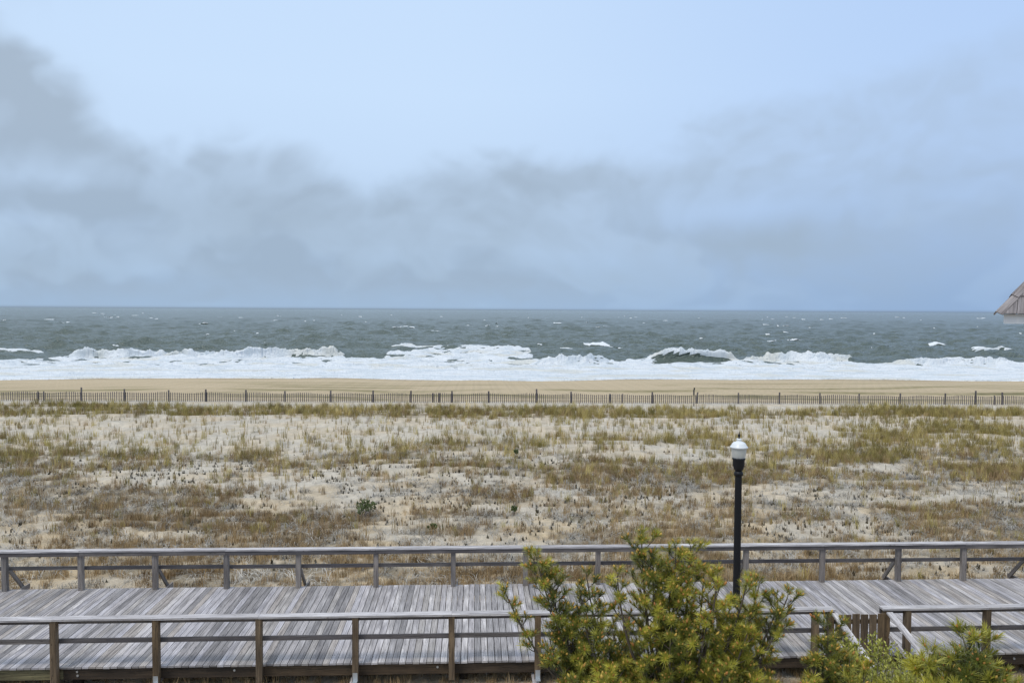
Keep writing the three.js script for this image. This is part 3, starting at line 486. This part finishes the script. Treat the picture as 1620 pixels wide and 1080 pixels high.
function scatter(name, label, geos, spots, colorOf) {                   // one stuff object with a few variants
  const g = new THREE.Group(); g.name = name; scene.add(g); stuff(g, label, 'grass'); const M = new THREE.Matrix4(), Q = new THREE.Quaternion(), E = new THREE.Euler(), c = new THREE.Color();
  geos.forEach((geo, v) => {
    const mine = spots.filter((_, i) => i % geos.length === v), im = new THREE.InstancedMesh(geo, leafMat, mine.length); im.name = 'tufts'; im.castShadow = im.receiveShadow = true; im.userData.kind = 'stuff';
    mine.forEach(([x, y, z, s, a, q], i) => { E.set((q - 0.5) * 0.3, a, 0); Q.setFromEuler(E); M.compose(new THREE.Vector3(x, y, z), Q, new THREE.Vector3(s, s * (0.8 + q * 0.4), s)); im.setMatrixAt(i, M); colorOf(x, z, q, c); im.setColorAt(i, c); });
    g.add(im);
  });
  return g;
}
{
  const r = rng(313), green = [], dry = [], thatch = [], sprig = [], stalk = [];
  const N = 88000;
  for (let i = 0; i < N; i++) {
    const d = Math.sqrt(mix(21.5 * 21.5, 56 * 56, r())), t = mix(-0.68, 0.78, r()), x = t * d, z = -d, dn = D(x, z), q = r(), q2 = r(), a = r() * 6.283;
    if (d > 58) continue; const y = G(x, z) - 0.03, far = ss(30, 44, d), right = ss(0, 18, x);
    const clump = ss(0.3, 0.62, fbm(x * 0.55 + 3, z * 0.55, 3)), p = dn * (0.25 + 0.9 * clump) + 0.012;
    if (r() < p * 0.62) { const s = 0.65 + q * 0.6; const isGreen = r() < mix(0.1, 0.8, far) + right * 0.12 - (d < 27 ? 0.1 : 0); (isGreen ? green : dry).push([x, y, z, s * (isGreen ? mix(0.8, 1, far) : 0.8 + 0.2 * far), a, q2]); }
    else if (d < 44 && r() < 0.45 * (dn * 0.6 + 0.25 * ss(0.45, 0.7, fbm(x * 0.2 + 9, z * 0.3, 3))) * ss(46, 34, d)) thatch.push([x, y + 0.02, z, 0.7 + q * 0.7, a, q2]);
    else if (d < 41 && r() < 0.17 * ss(42, 36, d) * ss(0.3, 0.6, fbm(x * 0.3 + 70, z * 0.4, 2))) sprig.push([x, y, z, 0.6 + q * 0.7, a, q2]);
    else if (d > 27 && r() < mix(0.03, 0.09, far) * (d > 44 && x < 6 ? 0.7 : 1) * (d > 54.5 ? 0.15 : 1) * mix(0.7, 1.2, right)) stalk.push([x, y, z, 0.6 + q * 0.7, a, q2]);
  }
  // the band of ground in front of and under the boardwalk
  for (let i = 0; i < 5200; i++) { const x = mix(-13, 15, r()), z = mix(-13.8, -17.4, r()), q = r(); (r() < 0.5 ? thatch : dry).push([x, G(x, z) - 0.02, z, 0.35 + q * 0.35, r() * 6.283, r()]); }
  console.log('grass', green.length, dry.length, thatch.length, sprig.length, stalk.length);
  const vary = (A, B, v) => (x, z, q, c) => { const n = clamp(0.7 * fbm(x * 0.35 + v, z * 0.35, 3) + 0.6 * (q - 0.5) + 0.15, 0, 1), k = 0.55 + 0.9 * H2(Math.floor(x * 50), Math.floor(z * 50)); c.setRGB(mix(A[0], B[0], n) * k, mix(A[1], B[1], n) * k, mix(A[2], B[2], n) * k); };
  scatter('beach_grass', 'yellow green beach grass tufts growing in rows on the dune', [tuft(1, 16, 0.13, 0.58, 0.014, 0.32, 0.05, 0.4), tuft(2, 13, 0.1, 0.5, 0.015, 0.28, 0.05, 0.4), tuft(3, 20, 0.17, 0.55, 0.013, 0.4, 0.1, 0.4)], green, vary([0.19, 0.165, 0.035], [0.5, 0.39, 0.15], 1));
  scatter('dry_grass', 'brown dry grass tufts in rows on the near dune', [tuft(4, 20, 0.15, 0.46, 0.013, 0.45, 0.1), tuft(5, 24, 0.2, 0.4, 0.013, 0.55, 0.15), tuft(6, 16, 0.12, 0.5, 0.013, 0.35, 0.05)], dry, vary([0.19, 0.115, 0.045], [0.46, 0.33, 0.17], 2));
  scatter('dead_grass', 'flattened grey dead grass lying on the dune sand', [tuft(7, 16, 0.2, 0.42, 0.014, 1.3, 0.8), tuft(8, 14, 0.24, 0.36, 0.014, 1.6, 0.85)], thatch, vary([0.18, 0.165, 0.14], [0.46, 0.43, 0.38], 3));
  scatter('dune_sprigs', 'small dark sprigs dotted over the bare dune sand', [tuft(9, 7, 0.045, 0.17, 0.028, 0.45, 0), tuft(10, 6, 0.035, 0.2, 0.026, 0.3, 0)], sprig, vary([0.03, 0.03, 0.02], [0.085, 0.07, 0.04], 4));
  scatter('grass_stalks', 'thin upright single grass stalks on the open dune sand', [tuft(11, 5, 0.05, 0.5, 0.013, 0.22, 0, 0.4), tuft(12, 4, 0.04, 0.42, 0.014, 0.18, 0, 0.4)], stalk, vary([0.15, 0.12, 0.03], [0.38, 0.26, 0.09], 5));
}

// ---------------------------------------------------------------- woody plants
function limb(pts, r0, r1, seg = 6, n) { const c = new THREE.CatmullRomCurve3(pts), ns = n || Math.max(4, pts.length * 3), g = new THREE.TubeGeometry(c, ns, 1, seg, false), p = g.attributes.position; for (let i = 0; i <= ns; i++) { const q = c.getPointAt(i / ns), rr = mix(r0, r1, i / ns); for (let k = 0; k <= seg; k++) { const a = i * (seg + 1) + k; p.setXYZ(a, q.x + (p.getX(a) - q.x) * rr, q.y + (p.getY(a) - q.y) * rr, q.z + (p.getZ(a) - q.z) * rr); } } g.computeVertexNormals(); return g; }
const bark = new THREE.MeshStandardMaterial({ color: C3(0.12, 0.095, 0.075), roughness: 0.95, bumpMap: sandBump, bumpScale: 0.01 });
const needleMat = new THREE.MeshPhysicalMaterial({ color: C3(1, 1, 1), roughness: 0.5, side: THREE.DoubleSide });
const budMat = new THREE.MeshStandardMaterial({ color: C3(1, 1, 1), roughness: 0.7 });
function needleShoot(seed, n, len, axis, wide) {                          // needles round a short axis along +y
  const r = rng(seed), p = [], id = [];
  for (let i = 0; i < n; i++) {
    const t = Math.pow(r(), 0.8), a = r() * 6.283, sp = mix(1.35, 0.5, t) * (0.75 + r() * 0.5), L = len * (0.75 + r() * 0.4), y = t * axis, ux = Math.cos(a) * Math.sin(sp), uy = Math.cos(sp), uz = Math.sin(a) * Math.sin(sp), sx = -Math.sin(a) * wide / 2, sz = Math.cos(a) * wide / 2, b = p.length / 3;
    p.push(sx, y, sz, -sx, y, -sz, ux * L * 0.6 - sx * 0.8, y + uy * L * 0.6, uz * L * 0.6 - sz * 0.8, ux * L * 0.6 + sx * 0.8, y + uy * L * 0.6, uz * L * 0.6 + sz * 0.8, ux * L, y + uy * L - 0.006, uz * L); id.push(b, b + 1, b + 2, b, b + 2, b + 3, b + 3, b + 2, b + 4);
  }
  const g = new THREE.BufferGeometry(); g.setAttribute('position', new THREE.Float32BufferAttribute(p, 3)); g.setIndex(id); g.computeVertexNormals(); return g;
}
const V = (x, y, z) => new THREE.Vector3(x, y, z);
function pine(label, base, fork, tips, opt) {
  const o = thing('pine_tree', label, 'pine tree', base, 'pines growing in front of the boardwalk'), r = rng(opt.seed), B = V(...base), shoots = [], s = opt.scale || 1;
  const f = V(...fork).sub(B);
  mesh('trunk', limb([V(0, -0.1, 0), V(f.x * 0.2 + 0.05, f.y * 0.35, f.z * 0.3), V(f.x * 0.7 - 0.04, f.y * 0.7, f.z * 0.6), f], 0.11 * s, 0.055 * s, 8), bark, o);
  for (const [tx, ty, tz, dens = 1, open = 0] of tips) {
    const T = V(tx, ty, tz).sub(B), low = f.clone().multiplyScalar(0.72 + r() * 0.28), side = T.clone().sub(low), mid = low.clone().lerp(T, 0.5).add(V(side.x * 0.16, -Math.abs(side.x) * 0.12 - 0.06, side.z * 0.16)), q = low.clone().lerp(T, 0.82).add(V(side.x * 0.1, -0.06, 0));
    const curve = new THREE.CatmullRomCurve3([low, mid, q, T]), L = curve.getLength(), geos = [limb([low, mid, q, T], 0.034 * s, 0.008 * s, 6, 12)];
    const start = open ? 0.66 : 0.42, nt = Math.max(3, Math.round(L * (1 - start) * 9.5 * dens / s));
    for (let i = 0; i <= nt; i++) {
      const t = mix(start, 1, Math.pow(i / nt, 0.8)), p = curve.getPointAt(t), tg = curve.getTangentAt(t), last = i === nt;
      const a = i * 2.4 + r() * 1.2, dir = tg.clone().multiplyScalar(0.35).add(V(Math.cos(a), 0.1 + r() * 0.3, Math.sin(a))).normalize(); if (last) dir.copy(tg).add(V(0, 0.3, 0)).normalize();
      const tl = s * (last ? 0.08 : mix(0.36, 0.17, t) * (0.6 + r() * 0.7) * (open ? 0.5 : 1)), e = p.clone().addScaledVector(dir, tl).add(V(0, tl * 0.25, 0));
      geos.push(limb([p, p.clone().lerp(e, 0.5).add(V(0, -0.02, 0)), e], 0.008 * s, 0.005 * s, 4, 3));
      const ns = Math.round(tl / (0.075 * s));
      for (let k = 0; k < ns; k++) { const u = 0.4 + 0.6 * k / ns, sd = dir.clone().multiplyScalar(0.7).add(V((r() - 0.5) * 1.5, 0.2 + r() * 0.6, (r() - 0.5) * 1.5)).normalize(); shoots.push([p.clone().lerp(e, u), sd, r() < 0.3, r()]); }
      const wn = 2 + Math.floor(r() * 3);                                   // whorl at the twig end
      for (let k = 0; k < wn; k++) { const aa = k / wn * 6.283 + r(), sd = dir.clone().multiplyScalar(0.7).add(V(Math.cos(aa) * 0.75, 0.35 + r() * 0.3, Math.sin(aa) * 0.75)).normalize(); shoots.push([e.clone(), sd, true, r()]); }
    }
    mesh('branch', mergeGeometries(geos), bark, o);
  }
  const M = new THREE.Matrix4(), Q = new THREE.Quaternion(), up = V(0, 1, 0), c = new THREE.Color(), crown = new THREE.Group(); crown.name = 'crown'; o.add(crown);
  const vs = [needleShoot(opt.seed + 1, 44, 0.092, 0.07, 0.0044), needleShoot(opt.seed + 2, 38, 0.105, 0.06, 0.0044), needleShoot(opt.seed + 3, 50, 0.08, 0.085, 0.0044)];
  vs.forEach((g, v) => {
    const mine = shoots.filter((_, i) => i % 3 === v), im = new THREE.InstancedMesh(g, needleMat, mine.length); im.name = 'needles'; im.userData.kind = 'stuff'; im.castShadow = im.receiveShadow = true;
    mine.forEach(([p, d, tp, q], i) => { Q.setFromUnitVectors(up, d); const k = s * (0.85 + q * 0.4); M.compose(p, Q, V(k, k, k)); im.setMatrixAt(i, M); const n = clamp(0.55 * fbm(p.x * 2.2 + opt.seed, p.y * 2.2 + p.z, 2) + 0.5 * q + (tp ? 0.12 : -0.08), 0, 1); c.setRGB(mix(0.055, 0.52, n * n), mix(0.085, 0.47, n * n), mix(0.014, 0.055, n * n)); im.setColorAt(i, c); });
    crown.add(im);
  });
  const tipsOnly = shoots.filter(([, , tp, q]) => tp ? q < 0.92 : q < 0.25), bg = new THREE.LatheGeometry([[0, 0], [0.009, 0.004], [0.012, 0.014], [0.009, 0.026], [0, 0.034]].map(([a, b]) => new THREE.Vector2(a, b)), 7), im = new THREE.InstancedMesh(bg, budMat, tipsOnly.length); im.name = 'buds'; im.userData.kind = 'stuff'; im.castShadow = true;
  tipsOnly.forEach(([p, d, , q], i) => { const dd = d.clone().add(V(0, 0.5, 0)).normalize(); Q.setFromUnitVectors(up, dd); const k = (s > 1 ? 0.75 : 0.95) * (0.75 + ((q * 7) % 1) * 0.75); M.compose(p.clone().addScaledVector(d, 0.07 * s), Q, V(k, k * (0.8 + (q * 13) % 1), k)); im.setMatrixAt(i, M); const w = (q * 31) % 1; c.setRGB(mix(0.42, 0.66, w), mix(0.17, 0.44, w), mix(0.05, 0.09, w)); im.setColorAt(i, c); });
  crown.add(im);
  console.log('pine', shoots.length);
  return o;
}
{
  const r = rng(71), tips = [[2.28, 4.86, -10.5, 1.5], [2.42, 4.6, -10.4, 1.2], [0.86, 4.62, -10.4, 1.5], [1.0, 4.42, -10.5, 1.3], [0.46, 4.16, -10.4, 1, 1], [1.92, 4.42, -10.3, 1, 1], [1.56, 4.3, -10.6, 1], [1.45, 4.15, -10.4, 1], [2.98, 4.68, -10.6, 1.4], [2.75, 4.7, -10.5, 1.3], [3.3, 4.36, -10.4, 1, 0], [3.2, 4.28, -10.7, 1], [2.68, 4.3, -10.5, 1.2], [2.55, 4.45, -10.7, 1.3], [3.9, 4.2, -10.5, 1], [3.66, 4.3, -10.3, 0.8], [4.3, 4.05, -10.5, 1.1], [4.12, 3.95, -10.4, 1], [4.05, 3.62, -10.3, 1.1], [1.25, 3.85, -10.5, 1], [1.5, 3.75, -10.2, 1], [1.05, 3.5, -10.4, 1.2], [3.5, 3.9, -10.5, 1.1], [3.1, 3.85, -10.2, 1.2], [2.6, 3.8, -10.1, 1.2]];
  for (let i = 0; i < 46; i++) { const x = mix(0.95, 4.35, r()); tips.push([x, 2.75 + r() * (0.62 + 0.4 * gauss(x - 3.1, 0.8)), mix(-9.7, -11.2, r()), 1.35]); }
  pine('large bushy pine with two leaning tops partly hiding the lamp post', [2.7, 0, -10.6], [2.65, 2.55, -10.55], tips, { seed: 900 });
  const t2 = [[4.72, 3.42, -10.3, 1.4], [4.84, 3.72, -10.4, 1.4], [4.6, 3.18, -10.2, 1.4], [5.05, 3.25, -10.2, 1.3], [4.9, 3.1, -9.9, 1.4], [5.2, 3.1, -10.1, 1.4], [4.5, 3.0, -10, 1.4], [5.35, 2.95, -9.8, 1.2], [4.75, 2.9, -9.7, 1.4]];
  pine('small dense pine top left of the pale leafy shrub', [4.85, 0, -10.3], [4.85, 2.3, -10.25], t2, { seed: 950 });
  const t3 = [[5.31, 4.38, -8, 2.0], [5.25, 4.2, -8.05, 1.4], [4.9, 4.22, -8.1, 1.4], [5.05, 4.05, -8, 1.6], [5.48, 4.05, -8, 1.6], [5.65, 3.9, -7.9, 1.4], [4.8, 3.9, -7.9, 1.5], [4.98, 4.0, -7.7, 1.6], [5.35, 4.02, -7.8, 1.6], [5.7, 3.9, -7.7, 1.4], [4.65, 3.8, -8.1, 1.3]];
  pine('nearest young pine with long needles at the lower right corner', [5.2, 0, -8], [5.2, 3.5, -8], t3, { seed: 970, scale: 1.25 });
}
function leafGeo(l, w) { const g = new THREE.BufferGeometry(); g.setAttribute('position', new THREE.Float32BufferAttribute([0, 0, 0, -w / 2, l * 0.5, 0.004, w / 2, l * 0.5, 0.004, 0, l, 0], 3)); g.setIndex([0, 2, 1, 1, 2, 3]); g.computeVertexNormals(); return g; }
const leafMat2 = new THREE.MeshPhysicalMaterial({ color: C3(1, 1, 1), roughness: 0.6, side: THREE.DoubleSide });
function shrub(name, label, base, n, h, rad, leaf, colA, colB, seed, perTwig, group) {
  const o = thing(name, label, 'shrub', base, group), r = rng(seed), geos = [], leaves = [];
  for (let i = 0; i < n; i++) {
    const a = r() * 6.283, q = Math.sqrt(r()) * rad, hh = h * (0.8 + r() * 0.24) * (1 - 0.16 * (q / rad) ** 2), P0 = V(Math.cos(a) * q * 0.25, -0.03, Math.sin(a) * q * 0.25), P3 = V(Math.cos(a) * q, hh, Math.sin(a) * q), P1 = P0.clone().lerp(P3, 0.4).add(V(Math.cos(a) * q * 0.12, 0, Math.sin(a) * q * 0.12)), c = new THREE.CatmullRomCurve3([P0, P1, P3]);
    geos.push(limb([P0, P1, P3], 0.012 * h / 3 + 0.002, 0.002, 4, 8));
    for (let k = 0; k < perTwig; k++) { const t = 1 - 0.42 * Math.pow(r(), 1.2), p = c.getPointAt(t), aa = r() * 6.283, off = r() * 0.05 * h / 3; leaves.push([p.clone().add(V(Math.cos(aa) * off, r() * 0.03, Math.sin(aa) * off)), V(Math.cos(aa), 0.5 + r(), Math.sin(aa)).normalize(), r()]); }
  }
  mesh('stems', mergeGeometries(geos), new THREE.MeshStandardMaterial({ color: C3(0.26, 0.22, 0.19), roughness: 0.9 }), o);
  const im = new THREE.InstancedMesh(leaf, leafMat2, leaves.length), M = new THREE.Matrix4(), Q = new THREE.Quaternion(), c = new THREE.Color(); im.name = 'leaves'; im.userData.kind = 'stuff'; im.castShadow = im.receiveShadow = true;
  leaves.forEach(([p, d, q], i) => { Q.setFromUnitVectors(V(0, 1, 0), d); const k = 0.7 + q * 0.6; M.compose(p, Q, V(k, k, k)); im.setMatrixAt(i, M); const w = (q * 17) % 1; c.setRGB(mix(colA[0], colB[0], w), mix(colA[1], colB[1], w), mix(colA[2], colB[2], w)); im.setColorAt(i, c); });
  o.add(im); return o;
}
shrub('leafy_shrub', 'pale green twiggy shrub with small leaves in front of the gate', [5.75, 0, -10.9], 230, 3.3, 0.75, leafGeo(0.055, 0.026), [0.2, 0.22, 0.03], [0.44, 0.42, 0.08], 55, 60);
const small = leafGeo(0.09, 0.04);
[[575, 815, 'dark green bush with reddish grass on the dune left of centre', 26, 0.75, 0.55], [813, 812, 'tiny bright green plant on bare sand behind the far railing', 8, 0.35, 0.14], [686, 838, 'low green plant among the grey dead grass of the dune', 9, 0.28, 0.22], [818, 721, 'small dark green plant alone in mid dune', 9, 0.42, 0.12]].forEach(([px, py, label, n, h, rad], i) => {
  const d0 = [29.3, 29.4, 27.8, 38.5][i], x = tn(px) * d0, z = -d0; shrub('dune_plant', label, [x, G(x, z), z], n, h, rad, small, [0.04, 0.065, 0.015], [0.1, 0.13, 0.03], 600 + i, 14, 'green plants on the dune');
});
renderer.render(scene, camera);
